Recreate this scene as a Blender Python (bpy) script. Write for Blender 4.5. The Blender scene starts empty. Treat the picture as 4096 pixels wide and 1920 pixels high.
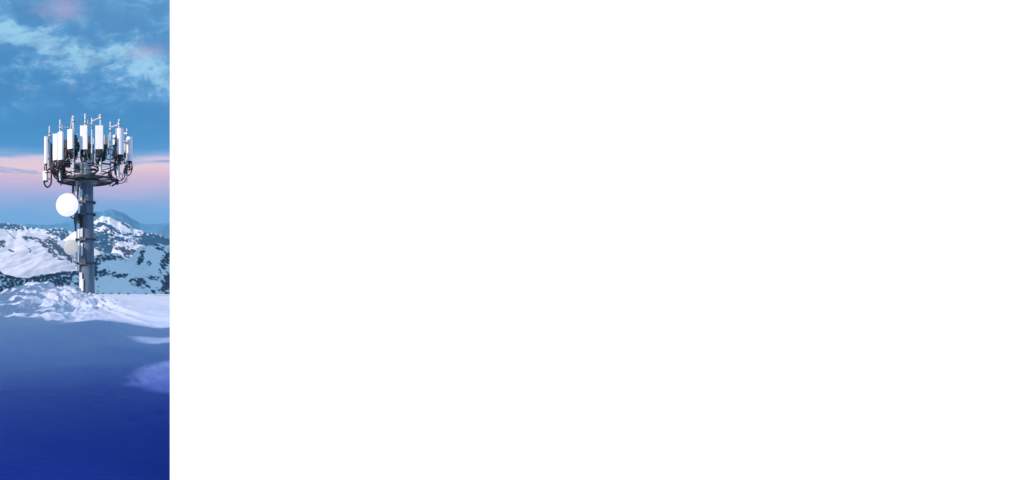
import bpy, bmesh, math, random
import numpy as np
from mathutils import Vector, Matrix
R = math.radians
scene = bpy.context.scene
F = 2200.0; PX0 = 345.0; PY0 = 1160.0; EYE = 1.7; D = 44.0   # focal length in photo pixels, principal point, eye height, tower distance
SUN_AZ = R(60); SUN_EL = R(31)       # azimuth to the left of straight-behind-the-camera, elevation
# ------------------------------------------------------------------ camera
cam = bpy.data.cameras.new("Camera"); co = bpy.data.objects.new("Camera", cam); scene.collection.objects.link(co)
co.location = (0, 0, EYE); co.rotation_euler = (R(90), 0, 0)
cam.sensor_width = 36; cam.lens = F / 4096 * 36
cam.shift_x = (2048 - PX0) / 4096; cam.shift_y = (PY0 - 960) / 4096
cam.clip_start = 0.1; cam.clip_end = 20000
scene.camera = co
scene.view_settings.view_transform = 'Standard'; scene.view_settings.look = 'None'
scene.view_settings.gamma = 1; scene.view_settings.use_curve_mapping = False
EXPO = 0.35
scene.view_settings.exposure = EXPO
scene.cycles.use_denoising = True
scene.cycles.max_bounces = 8; scene.cycles.volume_bounces = 1
# ------------------------------------------------------------------ helpers: colour, nodes
def lin(c):
    return tuple(((x / 255) / 12.92 if x / 255 <= 0.04045 else (((x / 255) + 0.055) / 1.055) ** 2.4) for x in c[:3]) + (1.0,)
class NT:
    def __init__(s, tree): s.t = tree; s.n = tree.nodes; s.l = tree.links
    def new(s, typ, **kw):
        n = s.n.new(typ)
        for k, v in kw.items(): setattr(n, k, v)
        return n
    def put(s, sock, v):
        if isinstance(v, bpy.types.NodeSocket): s.l.new(v, sock)
        elif v is not None: sock.default_value = v
    def math(s, op, a, b=None, c=None, clamp=False):
        n = s.new('ShaderNodeMath', operation=op); n.use_clamp = clamp
        s.put(n.inputs[0], a); s.put(n.inputs[1], b)
        if c is not None: s.put(n.inputs[2], c)
        return n.outputs[0]
    def noise(s, vec, scale, detail=6, rough=0.55, dist=0.0):
        n = s.new('ShaderNodeTexNoise'); s.put(n.inputs['Vector'], vec)
        n.inputs['Scale'].default_value = scale; n.inputs['Detail'].default_value = detail
        n.inputs['Roughness'].default_value = rough; n.inputs['Distortion'].default_value = dist
        return n.outputs[0]
    def comb(s, x, y, z):
        n = s.new('ShaderNodeCombineXYZ'); s.put(n.inputs[0], x); s.put(n.inputs[1], y); s.put(n.inputs[2], z); return n.outputs[0]
    def smooth(s, v, a, b, lo=0.0, hi=1.0):
        n = s.new('ShaderNodeMapRange', interpolation_type='SMOOTHSTEP'); s.put(n.inputs[0], v)
        for i, q in zip((1, 2, 3, 4), (a, b, lo, hi)): n.inputs[i].default_value = q
        return n.outputs[0]
    def mix(s, f, a, b):
        n = s.new('ShaderNodeMix', data_type='RGBA'); s.put(n.inputs[0], f); s.put(n.inputs[6], a); s.put(n.inputs[7], b); return n.outputs[2]
    def ramp(s, v, stops):
        n = s.new('ShaderNodeValToRGB'); s.put(n.inputs[0], v); e = n.color_ramp.elements
        while len(e) < len(stops): e.new(0.5)
        for i, (p, c) in enumerate(stops): e[i].position = p; e[i].color = c
        return n.outputs[0]
# ------------------------------------------------------------------ sky
w = bpy.data.worlds.new("World"); scene.world = w; w.use_nodes = True
T = NT(w.node_tree); T.n.clear()
geo = T.new('ShaderNodeTexCoord'); sep = T.new('ShaderNodeSeparateXYZ'); T.l.new(geo.outputs['Generated'], sep.inputs[0])
x, y, z = sep.outputs
az = T.math('ARCTAN2', x, y)
hor = T.math('SQRT', T.math('ADD', T.math('MULTIPLY', x, x), T.math('MULTIPLY', y, y)))
v = T.math('DIVIDE', z, T.math('MAXIMUM', hor, 0.05))
cloudvec = T.comb(T.math('MULTIPLY', az, 1.0), T.math('MULTIPLY', v, 1.55), 3.7)
n_big = T.noise(cloudvec, 9.0, 9, 0.62, 0.3)
n_fine = T.noise(cloudvec, 24.0, 8, 0.62, 0.3)
streak = T.noise(T.comb(T.math('MULTIPLY', az, 4.0), T.math('MULTIPLY', v, 34.0), 1.3), 1.6, 6, 0.55, 0.4)
hi = T.smooth(v, 0.27, 0.36)
warp = T.math('MULTIPLY', T.math('ADD', T.math('SUBTRACT', n_big, 0.5), T.math('MULTIPLY', T.math('SUBTRACT', n_fine, 0.5), 0.45)), T.math('MULTIPLY', hi, 0.24))
warp2 = T.math('MULTIPLY', T.math('SUBTRACT', streak, 0.5), 0.035)
tilt = T.math('MULTIPLY', T.math('MULTIPLY', az, hi), 0.20)
vv = T.math('ADD', T.math('ADD', T.math('ADD', v, warp), warp2), tilt)
st = [(0.0, (96, 152, 204)), (.10, (98, 155, 205)), (.135, (112, 160, 208)), (.160, (146, 166, 210)), (.180, (190, 176, 212)),
      (.205, (232, 188, 206)), (.222, (255, 210, 208)), (.237, (236, 208, 224)), (.245, (124, 164, 212)), (.262, (64, 138, 196)),
      (.300, (48, 132, 190)), (.345, (60, 138, 196)), (.372, (70, 142, 198)), (.398, (96, 160, 212)), (.412, (150, 204, 236)), (.436, (170, 219, 243)),
      (.456, (110, 172, 218)), (.472, (84, 150, 203)), (.52, (98, 156, 206)), (.56, (120, 176, 222)), (.72, (200, 228, 250))]
base = T.ramp(T.math('DIVIDE', vv, 0.75), [(p / 0.75, lin(c)) for p, c in st])
# brighter gaps and pink-lit cloud tops high up, grey streaks in the pink band
gap = T.math('MULTIPLY', T.smooth(n_fine, 0.48, 0.72), T.math('MULTIPLY', T.smooth(v, 0.34, 0.38), T.smooth(v, 0.47, 0.42)))
col = T.mix(T.math('MULTIPLY', gap, 0.65), base, lin((178, 218, 242)))
dark = T.math('MULTIPLY', T.smooth(n_big, 0.50, 0.66), T.math('MULTIPLY', T.smooth(v, 0.36, 0.40), 0.55))
col = T.mix(dark, col, lin((76, 140, 194)))
n_low = T.noise(T.comb(T.math('MULTIPLY', az, 1.0), T.math('MULTIPLY', v, 1.7), 8.1), 14.0, 7, 0.6, 0.5)
shade = T.math('MULTIPLY', T.smooth(n_low, 0.36, 0.60), T.smooth(v, 0.27, 0.33))
col = T.mix(T.math('MULTIPLY', shade, 0.52), col, lin((66, 126, 180)))
pale = T.math('MULTIPLY', T.smooth(n_low, 0.50, 0.30), T.smooth(v, 0.27, 0.36))
col = T.mix(T.math('MULTIPLY', pale, 0.30), col, lin((150, 200, 236)))
def blob(a0, v0, ra, rv):
    da = T.math('DIVIDE', T.math('SUBTRACT', az, a0), ra); dv = T.math('DIVIDE', T.math('SUBTRACT', v, v0), rv)
    r = T.math('SQRT', T.math('ADD', T.math('MULTIPLY', da, da), T.math('MULTIPLY', dv, dv)))
    r = T.math('ADD', r, T.math('MULTIPLY', T.math('SUBTRACT', n_fine, 0.5), 1.6))
    return T.smooth(r, 1.05, 0.1)
pink = T.math('ADD', T.math('MULTIPLY', blob(-0.045, 0.512, 0.062, 0.040), 0.55), T.math('MULTIPLY', blob(0.108, 0.430, 0.06, 0.020), 0.5), clamp=True)
col = T.mix(pink, col, lin((186, 172, 206)))
gst = T.math('MULTIPLY', T.smooth(streak, 0.56, 0.66), T.math('MULTIPLY', T.smooth(v, 0.19, 0.205), T.smooth(v, 0.24, 0.232)))
col = T.mix(T.math('MULTIPLY', gst, 0.8), col, lin((150, 168, 208)))
warm = T.math('MULTIPLY', T.smooth(streak, 0.44, 0.34), T.math('MULTIPLY', T.smooth(v, 0.19, 0.21), T.smooth(v, 0.24, 0.23)))
col = T.mix(T.math('MULTIPLY', warm, 0.6), col, lin((250, 208, 198)))
# clear air above the clouds
sky = T.new('ShaderNodeTexSky', sky_type='NISHITA'); sky.sun_disc = False
sky.sun_elevation = SUN_EL; sky.sun_rotation = math.pi + SUN_AZ
bg1 = T.new('ShaderNodeBackground'); T.l.new(sky.outputs[0], bg1.inputs[0]); bg1.inputs[1].default_value = 0.06
bg2 = T.new('ShaderNodeBackground'); T.l.new(col, bg2.inputs[0]); bg2.inputs[1].default_value = 1.0 / 2 ** EXPO
ms = T.new('ShaderNodeMixShader'); ms.inputs[0].default_value = 0.94
T.l.new(bg1.outputs[0], ms.inputs[1]); T.l.new(bg2.outputs[0], ms.inputs[2])
out = T.new('ShaderNodeOutputWorld'); T.l.new(ms.outputs[0], out.inputs[0])
# ------------------------------------------------------------------ sun
sl = bpy.data.lights.new("Sun", 'SUN'); sl.energy = 4.25; sl.angle = R(0.5); sl.color = (1.0, 0.83, 0.75)
so = bpy.data.objects.new("Sun", sl); scene.collection.objects.link(so)
TOSUN = Vector((-math.sin(SUN_AZ) * math.cos(SUN_EL), -math.cos(SUN_AZ) * math.cos(SUN_EL), math.sin(SUN_EL)))
so.rotation_euler = TOSUN.to_track_quat('Z', 'Y').to_euler()
# ------------------------------------------------------------------ noise in numpy
def _perm(seed):
    r = np.random.RandomState(seed); p = r.permutation(256); return np.concatenate([p, p])
PERM = _perm(5)
GR = np.array([(math.cos(a), math.sin(a)) for a in np.linspace(0, 2 * math.pi, 16, endpoint=False)])
def perlin(x, y, seed=0):
    xi = np.floor(x).astype(int); yi = np.floor(y).astype(int); xf = x - xi; yf = y - yi
    u = xf ** 3 * (xf * (xf * 6 - 15) + 10); vv_ = yf ** 3 * (yf * (yf * 6 - 15) + 10)
    def g(ix, iy, fx, fy):
        h = PERM[(PERM[(ix + seed * 17) & 255] + iy) & 255] & 15
        return GR[h, 0] * fx + GR[h, 1] * fy
    a = g(xi, yi, xf, yf); b = g(xi + 1, yi, xf - 1, yf); c = g(xi, yi + 1, xf, yf - 1); d = g(xi + 1, yi + 1, xf - 1, yf - 1)
    return (a + u * (b - a)) * (1 - vv_) + (c + u * (d - c)) * vv_
def fbm(x, y, o=5, seed=0, gain=0.5):
    s = 0; a = 1.0
    for i in range(o):
        s = s + a * perlin(x + 7.3 * i, y - 3.1 * i, seed + i); x = x * 2.03; y = y * 2.03; a *= gain
    return s
def ridged(x, y, o=5, seed=0):
    s = 0; a = 1.0
    for i in range(o):
        s = s + a * (1 - 2.2 * np.abs(perlin(x, y, seed + i))); x = x * 2.1; y = y * 2.1; a *= 0.5
    return s / 2
def ss(e0, e1, x):
    t = np.clip((x - e0) / (e1 - e0), 0, 1); return t * t * (3 - 2 * t)
def gauss(x, m, s): return np.exp(-((x - m) / s) ** 2)
# ------------------------------------------------------------------ mesh helpers
def link(name, me, mat, parent=None, smooth=False):
    ob = bpy.data.objects.new(name, me); scene.collection.objects.link(ob)
    if mat: me.materials.append(mat)
    if parent: ob.parent = parent
    if smooth:
        me.polygons.foreach_set('use_smooth', [True] * len(me.polygons))
    return ob
def grid_mesh(name, X, Y, Z, attrs=None):
    ny, nx = X.shape
    co_ = np.stack([X, Y, Z], -1).reshape(-1, 3).astype(np.float32)
    i = np.arange(ny * nx).reshape(ny, nx)
    q = np.stack([i[:-1, :-1], i[:-1, 1:], i[1:, 1:], i[1:, :-1]], -1).reshape(-1, 4)
    me = bpy.data.meshes.new(name); me.vertices.add(len(co_)); me.vertices.foreach_set('co', co_.ravel())
    me.loops.add(q.size); me.loops.foreach_set('vertex_index', q.ravel().astype(np.int32))
    me.polygons.add(len(q)); me.polygons.foreach_set('loop_start', np.arange(0, q.size, 4, dtype=np.int32))
    me.polygons.foreach_set('use_smooth', np.ones(len(q), dtype=bool))
    me.update(calc_edges=True)
    for k, a in (attrs or {}).items():
        at = me.attributes.new(k, 'FLOAT', 'POINT'); at.data.foreach_set('value', a.ravel().astype(np.float32))
    return me
# ------------------------------------------------------------------ materials
def material(name):
    m = bpy.data.materials.new(name); m.use_nodes = True; t = NT(m.node_tree)
    return m, t, t.n['Principled BSDF']
def simple(name, c, rough=0.6, metal=0.0, var=0.08, scale=6.0, streaks=False, bump=0.0):
    m, t, b = material(name)
    tc = t.new('ShaderNodeTexCoord').outputs['Object']
    if streaks:
        mp = t.new('ShaderNodeMapping'); mp.inputs['Scale'].default_value = (1, 1, 0.08); t.l.new(tc, mp.inputs[0]); tc2 = mp.outputs[0]
    else: tc2 = tc
    n = t.noise(tc2, scale, 6, 0.6)
    f = t.smooth(n, 0.3, 0.7, 1 - var, 1 + var)
    mx = t.new('ShaderNodeVectorMath', operation='SCALE'); mx.inputs[0].default_value = c[:3]; t.l.new(f, mx.inputs['Scale'])
    t.l.new(mx.outputs[0], b.inputs['Base Color'])
    b.inputs['Roughness'].default_value = rough; b.inputs['Metallic'].default_value = metal
    if bump:
        bp = t.new('ShaderNodeBump'); bp.inputs['Strength'].default_value = bump; bp.inputs['Distance'].default_value = 0.01
        t.l.new(t.noise(tc, scale * 6, 4), bp.inputs['Height']); t.l.new(bp.outputs[0], b.inputs['Normal'])
    return m
M_PANEL = simple('radome_white', (0.89, 0.89, 0.88), 0.45, 0, 0.02, 3)
M_PANEL2 = simple('radome_grey', (0.46, 0.50, 0.48), 0.5, 0, 0.02, 3)
M_GALV = simple('galvanised_steel', (0.60, 0.63, 0.65), 0.45, 0.15, 0.18, 9)
M_DARK = simple('dark_steel', (0.022, 0.027, 0.032), 0.55, 0.2, 0.3, 8)
M_CABLE = simple('cable_black', (0.005, 0.006, 0.007), 0.5, 0, 0.2, 8)
M_GREY = simple('grey_casting', (0.09, 0.11, 0.12), 0.55, 0.1, 0.2, 8)
M_POLE = simple('pole_steel', (0.095, 0.145, 0.205), 0.6, 0.0, 0.30, 5, streaks=True, bump=0.1)
M_DRUM = simple('painted_drum', (0.84, 0.85, 0.83), 0.55, 0, 0.08, 5)
M_STAND_IN = simple('stand_in_white', (0.93, 0.93, 0.93), 0.9, 0, 0.01, 2)
# snow with a graphic blue fade painted into its colour
def snow_mat(name='snow', blue_fade=True):
    m, t, b = material(name)
    g = t.new('ShaderNodeNewGeometry').outputs['Position']
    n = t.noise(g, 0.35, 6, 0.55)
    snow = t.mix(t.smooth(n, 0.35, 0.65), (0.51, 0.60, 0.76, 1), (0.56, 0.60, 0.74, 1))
    at = t.new('ShaderNodeAttribute', attribute_name='blue_fade').outputs['Fac']
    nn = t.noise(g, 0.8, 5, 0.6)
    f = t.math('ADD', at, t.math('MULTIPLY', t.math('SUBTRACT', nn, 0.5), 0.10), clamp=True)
    fade_col = t.ramp(f, [(0, (1, 1, 1, 1)), (.25, (.60, .73, .90, 1)), (.5, (.32, .44, .74, 1)), (.75, (.13, .21, .58, 1)), (1, (.022, .085, .50, 1))])
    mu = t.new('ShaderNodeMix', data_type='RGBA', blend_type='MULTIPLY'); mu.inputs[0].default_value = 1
    t.l.new(snow, mu.inputs[6]); t.l.new(fade_col, mu.inputs[7]); t.l.new(mu.outputs[2], b.inputs['Base Color'])
    b.inputs['Roughness'].default_value = 0.8; b.inputs['Specular IOR Level'].default_value = 0.15
    bp = t.new('ShaderNodeBump'); bp.inputs['Strength'].default_value = 0.6; bp.inputs['Distance'].default_value = 0.035
    t.l.new(t.noise(g, 9, 6, 0.65), bp.inputs['Height']); t.l.new(bp.outputs[0], b.inputs['Normal'])
    return m
M_SNOW = snow_mat()
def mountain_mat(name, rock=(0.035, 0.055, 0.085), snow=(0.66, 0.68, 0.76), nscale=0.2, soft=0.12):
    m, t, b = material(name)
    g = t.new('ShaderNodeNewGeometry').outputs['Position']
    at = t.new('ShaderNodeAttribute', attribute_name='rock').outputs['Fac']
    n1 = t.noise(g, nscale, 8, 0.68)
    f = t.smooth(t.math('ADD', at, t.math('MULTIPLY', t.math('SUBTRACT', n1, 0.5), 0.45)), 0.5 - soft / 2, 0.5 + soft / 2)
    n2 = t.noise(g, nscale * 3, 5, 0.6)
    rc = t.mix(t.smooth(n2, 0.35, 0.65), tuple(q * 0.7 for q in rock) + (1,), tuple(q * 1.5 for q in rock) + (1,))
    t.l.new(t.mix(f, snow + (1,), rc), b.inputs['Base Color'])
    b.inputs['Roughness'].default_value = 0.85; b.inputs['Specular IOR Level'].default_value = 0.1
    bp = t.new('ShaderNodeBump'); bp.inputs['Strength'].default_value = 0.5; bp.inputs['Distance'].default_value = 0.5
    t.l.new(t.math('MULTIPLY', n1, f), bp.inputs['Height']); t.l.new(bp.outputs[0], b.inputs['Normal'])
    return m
# ------------------------------------------------------------------ the ground
def ground_z(X, Y):
    base = np.where(Y < 44, 0.0307 * (Y - 4.93), 1.2)
    # plateau edge and valley beyond
    edge = 64 + 1.2 * fbm(X * 0.03, X * 0 + 3.3, 3, 9)
    drop = ss(0, 1, (Y - edge) / 90.0)
    base = base - drop * 40
    pxx = PX0 + F * X / np.maximum(Y, 1.0)
    # ploughed mound in front of and left of the pole
    crest = np.interp(X, [-30, -12, -6.3, -5.3, -4.4, -3.6, -2.6, -1.7, -1.0, -0.4, 0.4, 1.2, 2.6, 4.0], [0.0, .0, .10, .34, .74, 1.08, 1.18, .98, .76, .50, .27, .13, .03, 0])
    yc = 36 + 0.35 * X
    dy = Y - yc
    prof = np.where(dy < 0, ss(0, 1, 1 + dy / 20.0) ** 1.15, ss(0, 1, 1 - dy / 6.0))
    mound = crest * prof
    m = np.clip(mound / 0.2, 0, 1)
    lump = (fbm(X * 0.8, Y * 0.5, 4, 21, 0.48) * 0.36 + np.maximum(ridged(X * 0.6, Y * 0.35, 3, 33) - 0.25, 0) * 0.12) * m
    clod = ss(0.12, 0.42, fbm(X * 1.7, Y * 1.1, 3, 44)) * 0.12 * np.clip(mound / 0.2, 0, 1)
    near_lumps = ss(15.5, 20, Y) * ss(38, 28, Y) * ss(1.2 + (Y - 18) * .03, -.6, X)
    lump = lump + near_lumps * (0.10 * fbm(X * 1.0 + 4, Y * .45, 3, 27) + 0.04 * ss(.10, .4, fbm(X * 1.9, Y * .8, 3, 29)))
    # a wind lip running from the mound down to the right over the flat snow
    lip = np.interp(X, [.2, 1.2, 2.2, 3.4, 5], [36, 29, 24.5, 21.5, 20])
    lump = lump + .16 * np.exp(-((Y - lip) / 1.1) ** 2) * ss(-.2, .8, X) * ss(6, 3, X) + .09 * np.exp(-((Y - lip + 4.0) / .8) ** 2) * ss(-.2, .8, X) * ss(6, 3, X)
    z = base + mound + lump + clod
    # wind-packed dunes right of the mound
    def dune(xs, ys, hs, back, front):
        yy = np.interp(X, xs, ys); hh = np.interp(X, xs, hs); d = Y - yy
        return hh * np.where(d < 0, ss(0, 1, 1 + d / front), ss(0, 1, 1 - d / back))
    z = z + dune([-6, -2.5, -.8, .1, .7, 1.4, 2.4, 5, 12], [17, 15.5, 14.8, 15.8, 16, 16.4, 17, 18, 20], [.25, .22, .30, .42, .43, .30, .12, .10, .1], 6.5, 2.6)
    z = z + dune([-4, -1, 0, .5, 1.2, 2.2, 6], [10, 11.2, 12.6, 13, 12.6, 11.6, 10.5], [0, .0, .05, .14, .13, .05, .0], 2.0, 1.2)
    z = z + dune([-4, -.8, .2, 1.2, 2.2, 6], [6.5, 7.5, 9.0, 10.2, 10.6, 11], [0, .03, .06, .03, -.05, -.15], 3.5, 5.0)
    soft = ss(44, 20, Y) * 0.03 + 0.02
    z = z + fbm(X * 0.25, Y * 0.16, 4, 61) * soft * 3 * ss(0.0, 8, Y)
    z = z + fbm(X * 2.3, Y * 1.2, 4, 71) * 0.012
    rp = random.Random(12)
    near_ = ss(4, 9, Y) * ss(30, 12, Y)
    z = z + near_ * (0.022 * fbm(X * 1.1 + Y * .35, Y * 1.9 - X * .8, 4, 87) + .006 * fbm(X * 7, Y * 4, 3, 88))
    for _ in range(22):                                     # old filled-in footprints and fallen clumps
        cx_ = rp.uniform(.15, 1.25); cy_ = 6.4 + rp.uniform(0, 3.6) + cx_ * .6; r_ = rp.uniform(.045, .10)
        z = z - rp.uniform(.02, .05) * np.exp(-((X - cx_) / r_) ** 2 - ((Y - cy_) / (r_ * 2.0)) ** 2)
    far = ss(90, 400, Y)
    z = z + far * fbm(X * 0.008, Y * 0.008, 4, 81) * 7
    return z
xs = np.unique(np.concatenate([-np.geomspace(7, 3000, 60), np.arange(-7, 5.01, 0.05), np.geomspace(5.05, 3000, 60)]))
ys = np.concatenate([np.linspace(-60, 2.5, 30), np.geomspace(2.7, 66, 430), np.geomspace(67, 3400, 70)])
GX, GY = np.meshgrid(xs, ys)
GZ = ground_z(GX, GY)
blue_fade = np.interp(GY - 0.45 * GX, [-60, 5.4, 6.3, 7.5, 9, 11, 15, 22, 35], [1, 1, .95, .84, .68, .49, .27, .08, 0])  # tint grows towards the camera and dims the sunlit patch at right
gob = link('snow_ground', grid_mesh('snow_ground', GX, GY, GZ, {'blue_fade': blue_fade}), M_SNOW)
gob['kind'] = 'structure'; gob['label'] = 'snow covered ground of pale wind-packed snow, its colour painted to fade to deep blue'
# ------------------------------------------------------------------ mountains
def mountain(name, label, ridge, Yr, front, back, rock, zb=-42, px0=-500, px1=1500, dens0=-0.6, rough=1.0, mat=None, p=1.25, seed=1, nfreq=None, step=2.0, ridgenoise=0.0, rsx=1.0):
    pxs = np.concatenate([np.arange(px0, -20, 10.0), np.arange(-20, 700, step), np.arange(700, px1, 10.0)])
    s = np.concatenate([-np.linspace(1, 0, 230), np.linspace(0.02, 1, 30)])
    P, S = np.meshgrid(pxs, s)
    X = (P - PX0) / F * Yr
    rp, ry = zip(*ridge)
    y2 = np.interp(P, rp, ry)
    soft_ = lambda wd: np.mean([np.interp(P + d_, rp, ry) for d_ in np.linspace(-wd, wd, 25)], 0)
    y2 = soft_(3.0) * (1 - np.clip(np.abs(S) * 4, 0, 1)) + soft_(38.0) * np.clip(np.abs(S) * 4, 0, 1)
    zr = EYE + (PY0 - y2) / F * Yr
    bow = front * 0.12 * perlin(P * 0.006, P * 0 + seed, seed)
    Y = Yr + np.where(S < 0, S * front, S * back)
    H = zr - zb
    f = np.where(S < 0, (1 - np.abs(S)) ** p, (1 - S) ** 1.6)
    Z = zb + H * f
    nf = nfreq or 3.0 / front
    amp = H * 0.10 * rough
    wgt = np.clip(np.abs(S) * 5, 0, 1) * np.clip((1 - np.abs(S)) * 3, 0, 1)
    n = (ridged(X * nf * 1.3, Y * nf, 5, seed) - 0.35) if mat is not MM_lit else fbm((X - Y * .9) * nf * 1.7, Y * nf * .8, 5, seed) * 0.75
    Z = Z + amp * n * wgt
    Z = Z + ridgenoise * fbm(X * nf * 12, Y * nf * 8, 4, seed + 5) * np.clip((1 - np.abs(S)) * 3, 0, 1)
    # where rock shows through the snow
    PYp = PY0 - (Z - EYE) / Y * F; PXp = PX0 + X / Y * F
    dens = np.full(P.shape, dens0)
    for (cx, cy, rx, ry_, ang, k) in rock:
        a = R(ang); dx = PXp - cx; dy = PYp - cy
        u = (dx * math.cos(a) + dy * math.sin(a)) / rx; vq = (-dx * math.sin(a) + dy * math.cos(a)) / ry_
        dens = np.maximum(dens, k - 0.9 * np.maximum(np.sqrt(u * u + vq * vq) - 0.55, 0))
    k_ = 0.55 * F / Yr * 0.16
    rk = 0.5 + dens * 0.55 + 0.62 * fbm(X * k_ * rsx + Z * k_ * .5, Z * k_ * 1.1, 4, seed + 11, 0.55) + 0.12 * fbm(X * k_ * .2, Z * k_ * .2, 2, seed + 2)
    ob = link(name, grid_mesh(name, X, Y, Z, {'rock': rk}), mat)
    ob['kind'] = 'structure'; ob['label'] = label
    return ob
MM_far = mountain_mat('mountain_far', (0.045, 0.14, 0.24), (0.055, 0.16, 0.27), 0.01, 0.8)  # haze blue painted into both the rock and snow colours
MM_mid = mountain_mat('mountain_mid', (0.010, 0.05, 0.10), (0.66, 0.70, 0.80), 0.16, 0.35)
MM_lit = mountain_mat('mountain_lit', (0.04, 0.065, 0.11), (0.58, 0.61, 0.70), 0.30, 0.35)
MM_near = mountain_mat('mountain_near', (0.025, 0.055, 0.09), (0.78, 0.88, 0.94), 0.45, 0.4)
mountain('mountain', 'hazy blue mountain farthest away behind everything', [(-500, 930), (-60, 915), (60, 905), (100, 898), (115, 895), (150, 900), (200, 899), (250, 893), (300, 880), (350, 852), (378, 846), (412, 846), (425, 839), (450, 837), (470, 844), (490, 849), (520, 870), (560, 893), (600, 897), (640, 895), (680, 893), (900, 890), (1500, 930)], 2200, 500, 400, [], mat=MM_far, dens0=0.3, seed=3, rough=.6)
mountain('mountain', 'distant rocky ridge at the left speckled with dark rock', [(-500, 860), (-100, 880), (4, 890), (15, 892), (30, 891), (45, 897), (62, 896), (80, 899), (100, 905), (130, 909), (150, 912), (170, 917), (195, 916), (210, 915), (222, 911), (235, 916), (250, 912), (265, 918), (285, 925), (330, 938), (420, 990), (1500, 1100)], 1150, 330, 200,
         [(35, 905, 75, 13, 6, .4), (95, 908, 50, 6, 4, .3), (232, 924, 42, 13, 0, .4), (275, 950, 75, 14, 12, .4), (215, 935, 30, 8, 10, .3)], mat=MM_mid, seed=7, ridgenoise=1.2, px1=800)
mountain('mountain', 'snow streaked peak right of the tower with dark blue rock faces', [(-500, 1090), (200, 1000), (300, 925), (345, 895), (378, 884), (395, 874), (410, 862), (418, 865), (428, 869), (437, 866), (450, 874), (470, 886), (480, 884), (500, 890), (522, 903), (530, 914), (555, 919), (590, 930), (620, 933), (650, 943), (680, 958), (720, 975), (1500, 1020)], 1000, 330, 200,
         [(396, 900, 28, 9, -18, .5), (448, 914, 40, 8, 32, .5), (500, 935, 30, 6, 5, .35), (410, 965, 58, 40, 12, .55), (470, 955, 50, 9, 10, .45), (610, 962, 48, 20, 4, .9), (665, 968, 34, 14, 14, .9), (500, 898, 26, 4, 33, .5), (575, 960, 20, 12, 20, .4), (445, 1000, 40, 14, 0, .7)], mat=MM_mid, dens0=-.9, seed=11, ridgenoise=0.8, rough=.7)
mountain('mountain', 'broad pale snow slope at the left with a slanting band of dark rock', [(-500, 840), (-100, 890), (4, 915), (20, 920), (38, 924), (50, 922), (70, 929), (90, 925), (105, 925), (125, 933), (160, 940), (190, 944), (220, 955), (250, 962), (290, 970), (320, 985), (345, 1000), (400, 1050), (470, 1110), (1500, 1180)], 640, 260, 160,
         [(103, 952, 13, 7, 30, .35), (145, 958, 38, 8, 12, .30), (172, 974, 40, 9, 38, .35), (205, 968, 40, 9, 15, .3), (235, 995, 60, 13, 42, .5), (262, 1015, 50, 12, 42, .5), (218, 1018, 34, 8, 35, .3), (45, 1003, 12, 3, 20, .5), (118, 1005, 8, 5, 30, .3), (8, 975, 12, 16, 0, .3), (50, 945, 40, 1.5, 42, .25), (110, 990, 60, 1.3, 38, .25)], mat=MM_lit, dens0=-1.1, seed=17, rough=1.5, px1=900)
mountain('mountain', 'low pale snow shoulder right of the tower with a speckled rock patch', [(-500, 1200), (250, 1190), (325, 1120), (345, 990), (380, 987), (398, 991), (412, 1003), (424, 1020), (440, 1022), (450, 1000), (455, 974), (475, 969), (500, 976), (530, 983), (553, 984), (600, 990), (1500, 1100)], 520, 160, 120,
         [(475, 995, 12, 7, 10, .35), (500, 1000, 22, 12, 25, .35), (530, 1002, 18, 10, 0, .4), (508, 1018, 20, 14, 0, .25), (395, 997, 18, 5, 25, .35), (457, 985, 6, 10, 0, .3)], mat=MM_lit, seed=23, rough=.3)
mountain('mountain', 'near blue shaded snow slope with scattered dark rocks right of the tower', [(-500, 1230), (290, 1200), (345, 1080), (378, 1023), (410, 1016), (440, 1013), (468, 1012), (488, 1022), (507, 1038), (525, 1030), (542, 1008), (556, 986), (577, 986), (610, 981), (628, 973), (640, 974), (652, 979), (664, 983), (680, 978), (760, 950), (1500, 900)], 400, 190, 120,
         [(430, 1030, 45, 13, -5, .38), (395, 1040, 14, 25, 20, .3), (478, 1033, 24, 8, 15, .2), (378, 1085, 14, 28, 0, .5), (412, 1092, 18, 10, -25, .6), (395, 1105, 16, 7, -20, .3), (482, 1103, 22, 6, 0, .7), (450, 1095, 18, 5, -25, .3), (563, 1040, 10, 22, 15, .4), (570, 1010, 10, 18, 25, .25), (635, 990, 26, 12, 25, .25), (665, 1040, 14, 45, 25, .45), (595, 1052, 12, 10, 0, .2), (560, 1128, 24, 16, 10, .55), (580, 1140, 20, 8, 20, .4), (615, 1112, 26, 8, 10, .3), (672, 1130, 22, 30, 0, .6), (655, 1155, 20, 14, 0, .4), (525, 1122, 10, 5, -40, .4), (615, 1165, 8, 6, 0, .4), (675, 1172, 18, 8, 0, .5)], mat=MM_near, dens0=-.8, seed=29, rough=.35, step=1.3)
mountain('mountain', 'nearest rocky ridge at the left rising behind the snow mound', [(-500, 1000), (-60, 1062), (4, 1086), (12, 1092), (30, 1100), (60, 1106), (95, 1110), (120, 1113), (135, 1103), (160, 1101), (200, 1095), (215, 1094), (250, 1084), (270, 1086), (300, 1082), (320, 1080), (345, 1082), (370, 1100), (395, 1135), (440, 1185), (1500, 1220)], 320, 150, 100,
         [(60, 1125, 62, 28, 0, .30), (20, 1165, 40, 28, -30, .32), (150, 1120, 75, 22, -8, .28), (210, 1100, 50, 8, -8, .7), (225, 1128, 45, 18, 0, .35), (305, 1092, 40, 9, -4, .5), (265, 1120, 30, 24, 0, .3), (320, 1135, 20, 20, 0, .3), (100, 1110, 110, 6, 0, .8), (20, 1095, 30, 6, 20, .7)], mat=MM_near, seed=37, rough=.8, ridgenoise=0.7, step=1.3)
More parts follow.
